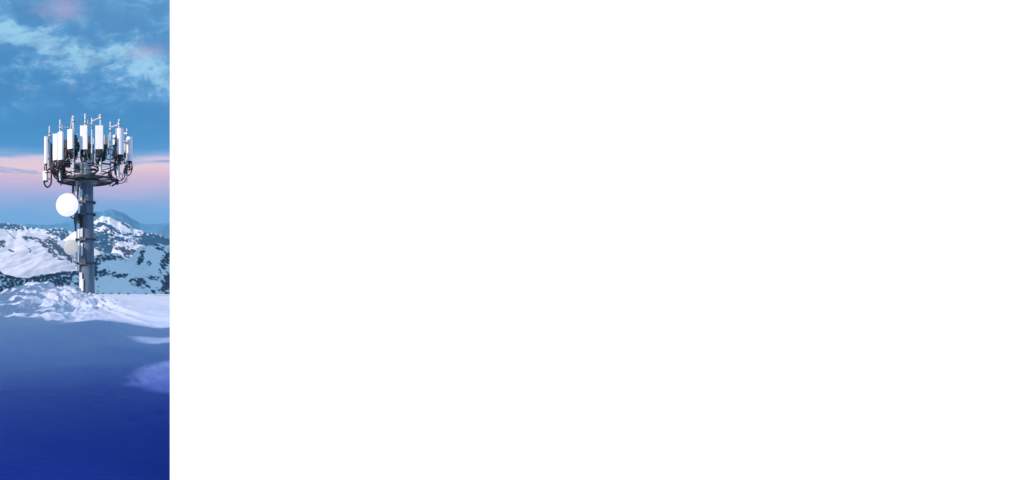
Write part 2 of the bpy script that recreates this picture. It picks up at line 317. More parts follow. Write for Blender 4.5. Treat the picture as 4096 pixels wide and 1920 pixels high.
# unseen mountain added out of frame at the left to shade the two near ridges
def shade_hill(name, label, cu, cq, h, ru, rq, mat, n=110, rk=0.4, zb=-42, seed=50, prof=None):
    su = Vector((math.sin(SUN_AZ), math.cos(SUN_AZ))); sq = Vector((math.cos(SUN_AZ), -math.sin(SUN_AZ)))
    a = np.linspace(-1, 1, n); U, Q = np.meshgrid(a, a)
    r = np.sqrt(U ** 2 + np.clip(np.abs(Q) * 1.6 - 0.6, 0, 1) ** 2)
    Zz = zb + (h - zb) * np.clip(1 - r, 0, 1) ** 0.9 + (h - zb) * 0.06 * fbm(U * 4, Q * 4, 5, seed) * np.clip(1 - r, 0, 1)
    uu = cu + U * ru; qq = cq + Q * rq
    X = su.x * uu + sq.x * qq; Y = su.y * uu + sq.y * qq
    ob = link(name, grid_mesh(name, X, Y, Zz, {'rock': 0.3 + rk * fbm(U * 9, Q * 9, 4, seed) + 0 * U}), mat)
    ob['kind'] = 'structure'; ob['label'] = label
    return ob
shade_hill('mountain', 'unseen tall mountain added out of the frame to shade the two near ridges', -225, -250, 370, 190, 190, MM_near)
# unseen ridge added left of the camera, its crest shaped to shade the near snow
def shade_ridge():
    U0 = 16.0
    su = Vector((math.sin(SUN_AZ), math.cos(SUN_AZ))); sq = Vector((math.cos(SUN_AZ), -math.sin(SUN_AZ)))
    def qu(px, py):
        Y_ = 4072.0 / (py - PY0 + 67.5); X_ = (px - PX0) / F * Y_
        return X_ * sq.x + Y_ * sq.y, X_ * su.x + Y_ * su.y
    qend = qu(676, 1935)[0]
    ctl = [(-46, -17), (-44, 24), (-34, 18), (-27, 13.6), (-22, 10.4), (-18.5, 9.0), (-15.5, 8.6), (-14.1, 8.8), (-13.75, 18), (qu(560, 1364)[0] - .12, 18)]
    ctl += [(qu(560, 1364)[0], qu(440, 1350)[1]), (qu(560, 1378)[0], qu(450, 1350)[1]), (qu(560, 1378)[0] + .15, 18), (qu(680, 1418)[0], 18)]
    ctl += [(qu(560, 1425)[0], qu(560, 1425)[1] + .6), (qu(480, 1470)[0], qu(480, 1470)[1] + .6), (qu(400, 1530)[0], qu(400, 1530)[1] + .5), (qu(290, 1590)[0], qu(290, 1590)[1] + .8), (qu(380, 1620)[0], qu(440, 1620)[1] + .8), (qu(430, 1650)[0], 8.5), (qu(480, 1680)[0], 14)]
    ctl += [(qend - .02, 14), (qend, 12), (qend + .04, -17), (qend + 1, -17)]
    ctl.sort(key=lambda c: c[0]); cq_, cr_ = zip(*ctl)
    q = np.unique(np.concatenate([np.linspace(-46, -15, 110), np.linspace(-15, qend - .1, 200), np.linspace(qend - .1, qend + .3, 12)])); u = np.linspace(-1, 1, 71)
    Q, Uu = np.meshgrid(q, u)
    reach = np.interp(Q, cq_, cr_)
    reach = reach + np.where(reach < -10, 0, 1) * (ss(-14.5, -19, Q) * 5.5 * fbm(Q * 0.9, Q * 0 + .5, 4, 91, .7) + 0.25 * fbm(Q * 2.2, Q * 0 + 2.5, 4, 92, .6))
    h = np.tan(SUN_EL) * (U0 + reach) + 0.35
    wd = np.maximum(h, 0.2) * 0.42
    ZZ = -0.8 + (h + 0.8) * (1 - np.abs(Uu)) ** 0.9
    ZZ = ZZ + 0.25 * fbm(Q * 0.9, Uu * 3, 4, 5) * (np.abs(Uu) > 0.03)
    UU = -U0 + Uu * wd
    X = su.x * UU + sq.x * Q; Y = su.y * UU + sq.y * Q
    ob = link('shade_ridge', grid_mesh('shade_ridge', X, Y, ZZ, {'blue_fade': 0 * X}), M_SNOW)
    ob['kind'] = 'structure'; ob['label'] = 'unseen steep ridge added out of the frame to cast shade on the near snow'
shade_ridge()
# ------------------------------------------------------------------ bmesh helpers
class B:
    def __init__(s): s.bm = bmesh.new()
    def cyl(s, p0, p1, r0, r1=None, seg=14, caps=True):
        r1 = r0 if r1 is None else r1; p0 = Vector(p0); p1 = Vector(p1); d = p1 - p0
        m = Matrix.Translation((p0 + p1) / 2) @ d.to_track_quat('Z', 'Y').to_matrix().to_4x4()
        bmesh.ops.create_cone(s.bm, cap_ends=caps, segments=seg, radius1=r0, radius2=r1, depth=d.length, matrix=m); return s
    def box(s, c, size, yaw=0.0, tilt=0.0, bev=0.0, roll=0.0):
        m = Matrix.Translation(c) @ Matrix.Rotation(yaw, 4, 'Z') @ Matrix.Rotation(tilt, 4, 'X') @ Matrix.Rotation(roll, 4, 'Y') @ Matrix.Diagonal((*size, 1))
        r = bmesh.ops.create_cube(s.bm, size=1, matrix=m)
        if bev:
            es = list({e for v_ in r['verts'] for e in v_.link_edges})
            bmesh.ops.bevel(s.bm, geom=es, offset=bev, segments=2, affect='EDGES', profile=0.6)
        return s
    def tube(s, pts, r, seg=6):
        pts = [Vector(p) for p in pts]
        sm = []
        n = len(pts)
        for i in range(n - 1):
            p0 = pts[max(i - 1, 0)]; p1 = pts[i]; p2 = pts[i + 1]; p3 = pts[min(i + 2, n - 1)]
            for k in range(5):
                t = k / 5
                sm.append(0.5 * ((2 * p1) + (p2 - p0) * t + (2 * p0 - 5 * p1 + 4 * p2 - p3) * t * t + (3 * p1 - p0 - 3 * p2 + p3) * t ** 3))
        sm.append(pts[-1]); rings = []
        nrm = None
        for i, p in enumerate(sm):
            d = (sm[min(i + 1, len(sm) - 1)] - sm[max(i - 1, 0)]).normalized()
            if nrm is None: nrm = d.orthogonal().normalized()
            nrm = (nrm - d * nrm.dot(d)).normalized(); bn = d.cross(nrm)
            rings.append([s.bm.verts.new(p + r * (math.cos(a) * nrm + math.sin(a) * bn)) for a in [2 * math.pi * k / seg for k in range(seg)]])
        for a, b in zip(rings, rings[1:]):
            for k in range(seg): s.bm.faces.new((a[k], a[(k + 1) % seg], b[(k + 1) % seg], b[k]))
        s.bm.faces.new(rings[0][::-1]); s.bm.faces.new(rings[-1]); return s
    def ring(s, c, ro, ri, z0, z1, seg=64, a0=0, a1=2 * math.pi):
        full = abs(a1 - a0 - 2 * math.pi) < 1e-6; n = seg if full else seg + 1; vs = []
        for k in range(n):
            a = a0 + (a1 - a0) * k / seg; ca, sa = math.cos(a), math.sin(a)
            vs.append([s.bm.verts.new((c[0] + r * ca, c[1] + r * sa, zz)) for r, zz in ((ro, z0), (ro, z1), (ri, z1), (ri, z0))])
        for k in range(seg):
            a = vs[k]; b = vs[(k + 1) % n]
            for j in range(4): s.bm.faces.new((a[j], b[j], b[(j + 1) % 4], a[(j + 1) % 4]))
        if not full: s.bm.faces.new(vs[0][::-1]); s.bm.faces.new(vs[-1])
        return s
    def prism(s, pts, z0, z1, m=None):          # outline in x,y extruded in z
        m = m or Matrix.Identity(4)
        lo = [s.bm.verts.new(m @ Vector((a, b, z0))) for a, b in pts]; hi_ = [s.bm.verts.new(m @ Vector((a, b, z1))) for a, b in pts]
        n = len(pts); s.bm.faces.new(lo[::-1]); s.bm.faces.new(hi_)
        for k in range(n): s.bm.faces.new((lo[k], lo[(k + 1) % n], hi_[(k + 1) % n], hi_[k]))
        return s
    def lathe(s, prof, m, seg=48):
        rings = []
        for r, zz in prof:
            rings.append([s.bm.verts.new(m @ Vector((r * math.cos(2 * math.pi * k / seg), r * math.sin(2 * math.pi * k / seg), zz))) for k in range(seg)] if r > 1e-5 else [s.bm.verts.new(m @ Vector((0, 0, zz)))])
        for a, b in zip(rings, rings[1:]):
            for k in range(seg):
                if len(a) == 1 and len(b) == 1: continue
                if len(a) == 1: s.bm.faces.new((a[0], b[k], b[(k + 1) % seg]))
                elif len(b) == 1: s.bm.faces.new((a[k], b[0], a[(k + 1) % seg]))
                else: s.bm.faces.new((a[k], b[k], b[(k + 1) % seg], a[(k + 1) % seg]))
        return s
    def done(s, name, mat, parent=None, label=None, smooth=True):
        bmesh.ops.recalc_face_normals(s.bm, faces=s.bm.faces)
        me = bpy.data.meshes.new(name); s.bm.to_mesh(me); s.bm.free()
        ob = link(name, me, mat, None)
        if smooth:
            me.polygons.foreach_set('use_smooth', [True] * len(me.polygons)); me.set_sharp_from_angle(angle=R(35))
        if parent:
            ob.parent = parent; me.transform(Matrix.Translation(-root_loc(parent)))
        if label: ob['label'] = label
        return ob
def root_loc(o):
    while o.parent: o = o.parent
    return Vector(o.location)
def empty(name, loc, label, cat, group=None):
    o = bpy.data.objects.new(name, None); scene.collection.objects.link(o); o.location = loc
    o['label'] = label; o['category'] = cat
    if group: o['group'] = group
    return o
def P(px, py, dy=0.0):          # a point of the photograph set at depth dy behind the tower's axis
    Y = D + dy
    return Vector(((px - PX0) / F * Y, Y, EYE + (PY0 - py) / F * Y))
rnd = random.Random(4)
# ------------------------------------------------------------------ the tower
CX, CY = 0.03, D
tower = empty('cell_tower', (CX, CY, 1.2), 'tall grey steel mobile phone tower crowned with white panel antennas standing in snow', 'tower')
zt = lambda py: EYE + (PY0 - py) / F * D
pole = B()
pole.cyl((CX, CY, 0.7), (CX, CY, zt(742)), 0.665, 0.525, 64)
for zz, rr in ((zt(1000), .612), (zt(880), .575)): pole.ring((CX, CY), rr + 0.002, rr - 0.03, zz - 0.012, zz + 0.012, 64)
pole = pole.done('pole', M_POLE, tower)
B().box((CX - .34, CY - .50, zt(764)), (.34, .10, .62), yaw=R(-35), bev=.015).done('hatch_cover', M_POLE, pole)
# deck
DZ = zt(724); DR = 2.12
deck = B().ring((CX + .05, CY), DR, DR - .09, DZ - .07, DZ + .07, 72)
deck.ring((CX + .05, CY), 1.02, .94, DZ - .08, DZ + .05, 48)
for k in range(12):
    a = k * math.pi / 6 + .15; c, s_ = math.cos(a), math.sin(a)
    deck.cyl((CX + .5 * c, CY + .5 * s_, DZ - .05), (CX + .05 + (DR - .03) * c, CY + (DR - .03) * s_, DZ - .03), .04, seg=6)
deck = deck.done('deck', M_DARK, tower, smooth=False)
g = B()
for k in range(-41, 42):                          # grating bars, cut to the circle
    xx = k * .05; hw = math.sqrt(max(2.03 ** 2 - xx ** 2, 0))
    inner = math.sqrt(max(.56 ** 2 - xx ** 2, 0))
    for a, b in (((-hw, -inner), (inner, hw)) if inner > 0 else ((-hw, hw),)):
        if b - a > .05: g.box((CX + .05 + xx, CY + (a + b) / 2, DZ + .035), (.012, b - a, .03))
for k in range(-9, 10):
    yy = k * .2 + .05; hw = math.sqrt(max(2.03 ** 2 - yy ** 2, 0)); inner = math.sqrt(max(.56 ** 2 - yy ** 2, 0))
    for a, b in (((-hw, -inner), (inner, hw)) if inner > 0 else ((-hw, hw),)):
        if b - a > .05: g.box((CX + .05 + (a + b) / 2, CY + yy, DZ + .03), (b - a, .02, .016))
g.done('grating', M_GREY, deck, smooth=False)
pl = B()
for a0, a1 in ((R(195), R(262)), (R(285), R(318)), (R(20), R(75)), (R(100), R(160))):
    pl.ring((CX + .05, CY), DR - .12, .62, DZ + .055, DZ + .075, 24, a0, a1)
pl.done('floor_plate', M_GREY, deck, smooth=False)
kick = B().ring((CX + .05, CY), DR + .004, DR - .02, DZ + .075, DZ + .16, 30, R(188), R(262)); kick.done('kick_plate', M_GREY, deck, smooth=False)
fl = B().lathe([(.50, -.42), (.56, -.30), (.86, -.14), (.90, -.06), (.5, -.06)], Matrix.Translation((CX, CY, DZ)), 48); fl.done('flange', M_GREY, tower)
lug = B()
for px, py, dy in ((315, 742, -2.0), (383, 745, -2.0), (244, 742, 0), (440, 744, 1.2)):
    lug.cyl(P(px, py, dy), P(px, py - 8, dy), .05, seg=8)
# centre column above the deck
drum = B().cyl((CX, CY - .45, DZ + .08), (CX, CY - .45, zt(658)), .40, .40, 40)
drum.ring((CX, CY - .45), .45, .40, DZ + .08, DZ + .14, 40); drum.ring((CX, CY - .45), .425, .395, zt(661), zt(656), 40)
drum = drum.done('centre_drum', M_DRUM, tower)
B().box(P(365, 699, -.9), (.62, .35, .20), yaw=R(12), bev=.02).done('plinth', M_GREY, tower, smooth=False)
B().box(P(324, 677, -.55), (.10, .5, .86), yaw=R(10), bev=.01).done('cover_plate', M_DRUM, tower, smooth=False)
hexp = [(.27 * math.cos(k * math.pi / 3), .27 * math.sin(k * math.pi / 3)) for k in range(6)]
cc = B(); c0 = P(363, 655, .35)
cc.prism(hexp, zt(656), zt(602), Matrix.Translation((c0.x, c0.y, 0)))
cc.lathe([(.31, zt(604)), (.30, zt(598)), (.09, zt(580)), (0, zt(580))], Matrix.Translation((c0.x, c0.y, 0)), 6)
cc = cc.done('centre_column', M_GREY, tower, smooth=False)
B().box(P(367, 585, .3), (.34, .3, .26), bev=.02).done('junction_box', M_DARK, tower, smooth=False)
for px, py, wv, hv, dy, yaw in ((310, 672, .62, .72, .9, 0), (262, 657, .8, .5, .9, 10)):
    c = B().box(P(px, py, dy), (wv, .4, hv), yaw=R(yaw), bev=.02).done('equipment_cabinet', M_GREY, tower, smooth=False)
    B().box(P(px, py - 2, dy - .215), (wv * .8, .02, hv * .3), yaw=R(yaw)).done('cabinet_door', M_DARK, c, smooth=False)
# masts: (px, top, bottom, depth, radius)
masts = {}
def mast(key, px, t, b, dy, r=.065, label=None, sock=None):
    m = B().cyl(P(px, b, dy), P(px, t + 1.5, dy), r, r, 18)
    p = P(px, t, dy); m.lathe([(r * .98, p.z - .04), (r * .9, p.z - .01), (0, p.z)], Matrix.Translation((p.x, p.y, 0)), 18)
    o = m.done('mast', M_GALV, tower, label)
    for cy_ in (sock or []):
        q = P(px, cy_, dy)
        B().cyl((q.x, q.y, q.z - .14), (q.x, q.y, q.z + .14), r * 1.35, seg=18).box((q.x + r * .9, q.y + .03, q.z), (r * 1.4, .12, .26)).done('clamp', M_GALV, o, smooth=False)
        for zo in (.115, -.115): B().ring((q.x, q.y), r * 1.62, r * 1.3, q.z + zo - .015, q.z + zo + .015, 18).done('clamp_band', M_DARK, o, smooth=False)
    masts[key] = o; return o
mast(1, 198.4, 505, 672, -.3, .068, sock=[541])
B().box(P(200, 620, -.28), (.17, .13, 2.0), bev=.01).done('mast_sleeve', M_GREY, masts[1], smooth=False)
mast(2, 241, 479, 722, -1.5, .070, sock=[510])
mast(3, 293.4, 462, 702, -1.9, .072, sock=[480, 680])
mast(4, 341, 455, 696, -1.5, .068, sock=[487, 655])
mast(5, 368, 472, 652, .1, .064, sock=[510])
mast(6, 402, 456, 696, -1.6, .068, sock=[471, 670])
mast(7, 441.7, 486, 712, -.2, .066, sock=[517, 593])
mast(8, 476.4, 476, 706, -.9, .068, sock=[495])
mast(9, 508, 514, 706, 0, .062, sock=[534])
mast(10, 465, 514, 600, 1.2, .045)
mast(11, 373.5, 553, 590, .9, .06)
# hook foot of the right hand mast, lower sleeves
B().tube([P(508, 700, 0), P(508, 726, 0), P(506, 729, 0), P(502, 728, 0), P(502, 725, 0)], .028).done('hook', M_GALV, masts[9])
for px, a, b, dy in ((472, 663, 706, -1.2), (402, 640, 694, -1.6), (240, 690, 712, -1.5), (508, 690, 706, -.02)):
    B().cyl(P(px, b, dy - .02), P(px, a, dy - .02), .095, .095, 18).done('sleeve', M_GALV, tower)
# arms joining the mast tops and to the centre
def arm(p, q, r=.055, mat=M_GALV, pts=None):
    a = B().tube(pts, r, 12) if pts else B().cyl(p, q, r, seg=14)
    o = a.done('support_arm', mat, tower)
    return o
def plate(p, h=.3, yaw=0):
    B().box(p, (.06, .16, h), yaw=yaw, bev=.008).done('end_plate', M_GALV, tower, smooth=False)
arm(P(246, 510, -1.5), P(282, 511, -1.2)); plate(P(248, 510, -1.5), .34)
B().box(P(285.5, 495, -1.4), (.11, .28, 1.05), bev=.01, roll=R(8)).done('mount_bracket', M_GALV, masts[3], smooth=False)
B().box(P(284, 509, -1.3), (.16, .3, .5), bev=.01).done('mount_bracket', M_DARK, masts[3], smooth=False)
arm(None, None, .06, pts=[P(352, 492, -1.4), P(360, 495, -.9), P(366, 502, -.3), P(368, 510, 0)]); plate(P(350, 489, -1.45), .34)
arm(P(371, 484, .1), P(395, 473, -1.4), .06); plate(P(396, 469, -1.5), .34)
arm(P(444, 510, -.2), P(470, 500, -.85), .06); plate(P(471, 497, -.85), .32)
arm(P(498, 534, .1), P(506, 535, 0), .08)
arm(P(201, 545, -.3), P(213, 533, .4), .045); arm(P(204, 573, -.3), P(250, 574, .6), .035)
# bracing pipes round the crown
arm(P(294, 652, -1.9), P(341, 651, -1.5), .06); arm(P(305, 611, .8), P(345, 617, .5), .045); arm(P(300, 632, -.5), P(345, 618, .5), .04)
arm(P(225, 650, -1), P(300, 655, .6), .06, M_DARK); arm(P(210, 687, -1.2), P(245, 687, -1.2), .075, M_DARK)
arm(P(262, 683, -1.4), P(296, 697, -1.6), .05, M_DARK)
arm(P(400, 653, -1.2), P(440, 657, -.3), .07, M_DARK)
arm(None, None, .05, M_GREY, pts=[P(418, 590, .3), P(440, 596, .8), P(456, 605, 1), P(460, 622, .9), P(450, 634, .6), P(440, 640, .2)])
arm(P(395, 627, .6), P(442, 640, .3), .045, M_GREY); arm(P(412, 606, .4), P(440, 599, .3), .03, M_GREY)
arm(P(377, 612, .5), P(412, 600, .8), .045); arm(P(380, 640, .3), P(416, 634, .5), .045)
arm(P(409, 697, -1.3), P(440, 688, -.5), .05, M_DARK); arm(P(434, 688, -.6), P(474, 668, -1.2), .085, M_GREY)
arm(P(476, 694, -1.2), P(506, 701, -.1), .05); arm(P(440, 700, -.2), P(443, 712, -.2), .12, M_GREY)
arm(P(440, 700, -.2), P(468, 722, -.6), .06, M_DARK); arm(P(225, 690, -1.5), P(250, 730, -.6), .06, M_DARK)
arm(P(236, 730, -1.0), P(258, 736, .2), .06, M_DARK); arm(P(447, 744, -.5), P(470, 730, -.6), .07, M_DARK)
rail = B().ring((CX + .05, CY), 1.75, 1.68, zt(700), zt(697), 60); rail.done('rail_ring', M_DARK, tower)
rail = B().ring((CX + .05, CY), 2.18, 2.11, zt(662), zt(659), 40, R(-20), R(60)); rail.done('rail_ring', M_DARK, tower)
# ---- panel antennas
def panel(px, top, bot, dy, wd, dp, phi, rounded=0.0, mat=M_PANEL, label=None, nc=8, to=None, skew=0.0):
    """white panel with its broad face turned phi degrees (0 = to the camera, negative = to the left)"""
    c = P(px, (top + bot) / 2, dy); h = (bot - top) / F * (D + dy)
    yaw = R(phi); m = Matrix.Translation(c) @ Matrix.Rotation(yaw, 4, 'Z') @ Matrix.Rotation(R(skew), 4, 'X')
    out_ = [(-wd / 2, dp / 2), (wd / 2, dp / 2)]
    k_ = 8; bulge = rounded * wd
    fr = [(wd / 2 * (1 - 2 * i / k_), -dp / 2 - bulge * (1 - (1 - 2 * i / k_) ** 2)) for i in range(k_ + 1)]
    pts = out_ + [(wd / 2, -dp / 2 + .04)] + fr[:0] + [(wd / 2 - .015, -dp / 2 + .008)] + fr[1:-1] + [(-wd / 2 + .015, -dp / 2 + .008), (-wd / 2, -dp / 2 + .04)]
    o = B().prism(pts, -h / 2, h / 2, m).done('panel_antenna', mat, tower, label)
    e = B().prism([(a * .93, b * .9) for a, b in pts], -h / 2 - .05, -h / 2 - .001, m)
    e.done('end_cap', M_DARK, o, smooth=False)
    B().prism([(a * 1.015, b * 1.02) for a, b in pts], h / 2 - .018, h / 2 + .012, m).done('top_cap', M_PANEL2, o, smooth=False)
    for s_ in (.35, -.3):
        B().box(m @ Vector((0, dp / 2 + .07, s_ * h)), (.16, .16, .10), yaw=yaw).done('mount_bracket', M_GREY, o, smooth=False)
    cb = B()
    for i in range(nc):
        a = m @ Vector((wd * (-.38 + .76 * i / max(nc - 1, 1)) + rnd.uniform(-.02, .02), rnd.uniform(-dp, dp) * .3, -h / 2 - .02))
        tx, ty, td = to
        e_ = P(tx + rnd.uniform(-7, 7), ty + rnd.uniform(-10, 8), td + rnd.uniform(-.35, .35))
        l1 = a + Vector((rnd.uniform(-.06, .06), rnd.uniform(-.05, .05), -rnd.uniform(.25, .6)))
        mid = (a + e_) / 2 + Vector((rnd.uniform(-.3, .3), rnd.uniform(-.25, .25), -rnd.uniform(-.1, .45)))
        cb.tube([a, l1, mid, e_], rnd.choice((.03, .04, .05)), 6)
        if i % 2 == 0:
            cb.cyl(a, a + Vector((0, 0, -.12)), .036, seg=8)
    cb.done('cable_bundle', M_CABLE, o)
    return o
panel(184, 547, 656, -.3, .42, .20, -72, .04, label='leftmost slim white panel antenna seen edge-on', nc=3, to=(200, 680, -.5))
panel(222, 536, 641, -1.65, .44, .17, -38, .02, label='left panel of the tall white antenna pair', nc=7, to=(215, 700, -1.2))
panel(242, 528, 640, -2.0, .46, .17, -38, .02, label='right panel of the tall white antenna pair', nc=8, to=(236, 705, -1.2))
panel(281, 518, 596, -2.25, .46, .15, -30, .02, label='short white panel antenna left of the centre', nc=6, to=(275, 640, -1.2))
panel(335, 502, 598, -1.9, .57, .14, -10, .0, label='broad white panel antenna left of the centre mast', nc=8, to=(338, 650, -1.2))
panel(397, 502, 597, -2.0, .60, .14, -6, .0, label='broad white panel antenna right of the centre mast', nc=10, to=(400, 655, -1.2))
panel(482, 514, 619, -1.2, .52, .12, 20, .20, label='round fronted white panel antenna on the right', nc=8, to=(470, 660, -1.0))
panel(520, 546, 645, -.1, .40, .26, 52, .02, label='rightmost white panel antenna turned away to the right', nc=5, to=(505, 700, -.2))
panel(457.5, 541, 580, 1.0, .34, .14, -60, .15, label='small white panel antenna behind the right group', nc=3, to=(462, 640, .5))
panel(434, 540, 592, 1.5, .10, .10, -20, .0, mat=M_PANEL2, label='thin pale whip antenna behind the centre right', nc=1, to=(436, 610, 1.2))
# radio units and small boxes
def radio(px, t, b, dy, wd, dp, yaw, mat, label, fins=True, to=None, nc=3):
    c = P(px, (t + b) / 2, dy); h = (b - t) / F * (D + dy)
    o = B().box(c, (wd, dp, h), yaw=R(yaw), bev=.025).done('radio_unit', mat, tower, label)
    f = B(); m = Matrix.Translation(c) @ Matrix.Rotation(R(yaw), 4, 'Z')
    for i in range(7): f.box(m @ Vector((-wd * .42 + i * wd * .14, dp / 2 + .02, 0)), (.012, .05, h * .86), yaw=R(yaw))
    f.done('heat_sink', M_DARK if mat is M_GREY else M_GREY, o, smooth=False)
    cb = B()
    for i in range(nc):
        a = m @ Vector((wd * (-.3 + .6 * i / max(nc - 1, 1)), 0, -h / 2)); tx, ty, td = to
        e_ = P(tx + rnd.uniform(-5, 5), ty + rnd.uniform(-6, 6), td)
        cb.tube([a, a + Vector((0, 0, -.2)), (a + e_) / 2 + Vector((rnd.uniform(-.25, .25), 0, -.25)), e_], .038, 6)
    cb.done('cable_bundle', M_CABLE, o)
    return o
radio(260, 560, 596, -.4, .62, .35, 5, M_GREY, 'dark grey radio unit between the left panel antennas', to=(262, 640, -.4), nc=8)
radio(356, 544, 576, -.9, .20, .3, 0, M_GREY, 'dark radio unit behind the left centre panel', to=(360, 640, -.5))
radio(423.5, 541, 578, -1.2, .34, .12, 32, M_PANEL2, 'pale grey tilted radio unit beside the right centre panel', to=(418, 640, -1), nc=6)
radio(302, 540, 575, -.9, .16, .2, 20, M_DARK, 'black radio unit behind the short white panel', to=(300, 640, -.6), nc=6)
radio(463, 550, 575, .5, .2, .2, 0, M_GREY, 'grey radio unit behind the round fronted panel', to=(466, 640, 0), nc=5)
radio(500, 563, 612, .2, .16, .18, -20, M_PANEL2, 'small pale radio unit left of the rightmost panel', to=(500, 650, 0), nc=4)
radio(205, 575, 606, .2, .2, .25, 0, M_GREY, 'small grey radio unit behind the leftmost mast', to=(208, 650, 0), nc=3)
radio(205, 630, 650, .3, .12, .2, 0, M_DARK, 'small black junction box low on the leftmost mast', to=(208, 680, 0), nc=2)
# little dome antenna behind mast 3
dm = Matrix.Translation(P(307, 583, -.2))
B().lathe([(.30, -.02), (.30, 0), (.16, .14), (.09, .22), (.08, .62), (0, .66)], dm, 24).done('cone_antenna', M_GREY, tower)
for px, py in ((312, 563), (303, 541)):
    B().cyl(P(px, py + 6, -.2), P(px + 6, py - 4, -.2), .03, seg=8).done('lamp', M_PANEL, tower)
# low left white box with its looping cable
lb = B().box(P(182, 704, -.5), (.37, .30, .78), yaw=R(-25), bev=.07).done('radio_unit', M_PANEL, tower, 'white rounded radio unit hanging low at the far left')
B().box(P(184, 725, -.5), (.26, .2, .10), yaw=R(-25)).done('end_cap', M_DARK, lb, smooth=False)
B().tube([P(176, 722, -.6), P(178, 735, -.6), P(184, 746, -.6), P(193, 748, -.5), P(202, 738, -.5), P(205, 722, -.5), P(205, 690, -.4), P(201, 660, -.3)], .065, 10).done('cable', M_CABLE, lb)
B().cyl(P(190, 690, -.4), P(203, 690, -.4), .04, seg=8).cyl(P(190, 716, -.4), P(203, 716, -.4), .04, seg=8).done('mount_bracket', M_GREY, lb)
# ---- loose cables over the crown
def cable(pts, r=.028, name='cable'):
    B().tube([P(*p) for p in pts], r, 6).done(name, M_CABLE, tower)
cable([(494, 600, 0), (498, 650, -.1), (506, 668, -.2), (517, 655, -.2), (519, 640, -.1)], .03)
cable([(517, 640, -.1), (530, 665, -.2), (524, 692, -.2), (512, 705, -.2)], .028)
cable([(524, 645, -.1), (527, 668, 0), (515, 684, 0), (500, 685, 0), (492, 690, 0)], .03)
cable([(466, 715, -.8), (480, 724, -.8), (494, 715, -.5), (500, 700, -.4)], .04)
cable([(462, 722, -.8), (478, 733, -.8), (496, 728, -.5), (506, 712, -.3)], .035)
cable([(472, 700, -1), (486, 718, -.9), (490, 704, -.7), (480, 690, -.6)], .025)
cable([(442, 648, -.1), (452, 650, -.2), (460, 668, -.3), (448, 680, -.3), (442, 690, -.3)], .05)
cable([(443, 655, .1), (456, 650, .1), (470, 665, -.2), (466, 700, -.4), (470, 725, -.6)], .04)
cable([(470, 560, .8), (462, 590, .6), (466, 630, .3), (458, 660, 0), (464, 700, -.3)], .085)
cable([(474, 580, .2), (484, 620, 0), (478, 650, -.3), (462, 655, -.4)], .05)
cable([(322, 607, -1.2), (326, 640, -1.2), (338, 648, -1.2), (345, 640, -1.2)], .04)
cable([(350, 656, -.9), (370, 652, -.9), (388, 662, -.9), (392, 680, -.9), (376, 692, -.9)], .045)
cable([(352, 665, -.8), (372, 662, -.8), (392, 676, -.8), (384, 690, -.8), (366, 692, -.8)], .05)
cable([(362, 680, -.8), (376, 678, -.8), (386, 682, -.8)], .10)
cable([(272, 600, -1.1), (270, 630, -1), (280, 645, -1), (290, 640, -1)], .04)
cable([(285, 600, -1.1), (278, 622, -1), (284, 634, -1), (289, 625, -1), (284, 618, -1)], .03)
for i in range(11):                                    # thick bundle between the left pairs
    x0 = 252 + rnd.uniform(0, 18); x1 = 250 + rnd.uniform(-10, 12)
    cable([(x0, 596, -.6), (x0 + rnd.uniform(-3, 3), 625, -.7), (x1, 660, -1), (x1 + rnd.uniform(-12, 14), 695, -1.1), (258 + rnd.uniform(-22, 30), 716, -1.2)], rnd.choice((.03, .045, .06)), 'cable')
for i in range(9):
    x0 = 300 + rnd.uniform(0, 14)
    cable([(x0, 560 + rnd.uniform(0, 20), -.6), (x0 + 2, 600, -.7), (300 + rnd.uniform(-6, 3), 630, -.7), (296 + rnd.uniform(-3, 6), 660, -.8)], rnd.choice((.03, .045)), 'cable')
for i in range(8):
    x0 = 205 + rnd.uniform(-4, 14)
    cable([(x0, 650, -1), (210 + rnd.uniform(-8, 10), 680, -1.1), (222 + rnd.uniform(-10, 15), 705, -1.1), (240 + rnd.uniform(-12, 12), 728, -1.0)], rnd.choice((.03, .045)), 'cable')
for i in range(5):
    cable([(416 + rnd.uniform(-3, 6), 580, -1), (418 + rnd.uniform(-4, 4), 610, -.9), (412 + rnd.uniform(-4, 4), 636, -.9), (400 + rnd.uniform(-6, 6), 655, -.8)], .045, 'cable')
for i in range(5):
    cable([(212, 655 + i * 6, -1.1), (225, 664 + i * 8 + rnd.uniform(-3, 3), -1.2), (240, 660 + i * 9, -1.2), (252, 672 + i * 9, -1.2)], .035, 'cable')
# junction clutter at the right rim
B().box(P(457, 722, -.7), (.42, .3, .22), yaw=R(20), bev=.04).done('junction_box', M_DARK, tower, smooth=False)
B().box(P(468, 728, -.7), (.22, .2, .42), yaw=R(20), bev=.04).done('junction_box', M_DARK, tower, smooth=False)
B().box(P(441, 703, .1), (.28, .2, .5), yaw=R(20), bev=.03).done('junction_box', M_GREY, tower, smooth=False)
B().box(P(402, 705, -1.2), (.5, .2, .10), bev=.02).done('junction_box', M_DARK, tower, smooth=False)
lug.done('lifting_lug', M_DARK, deck)
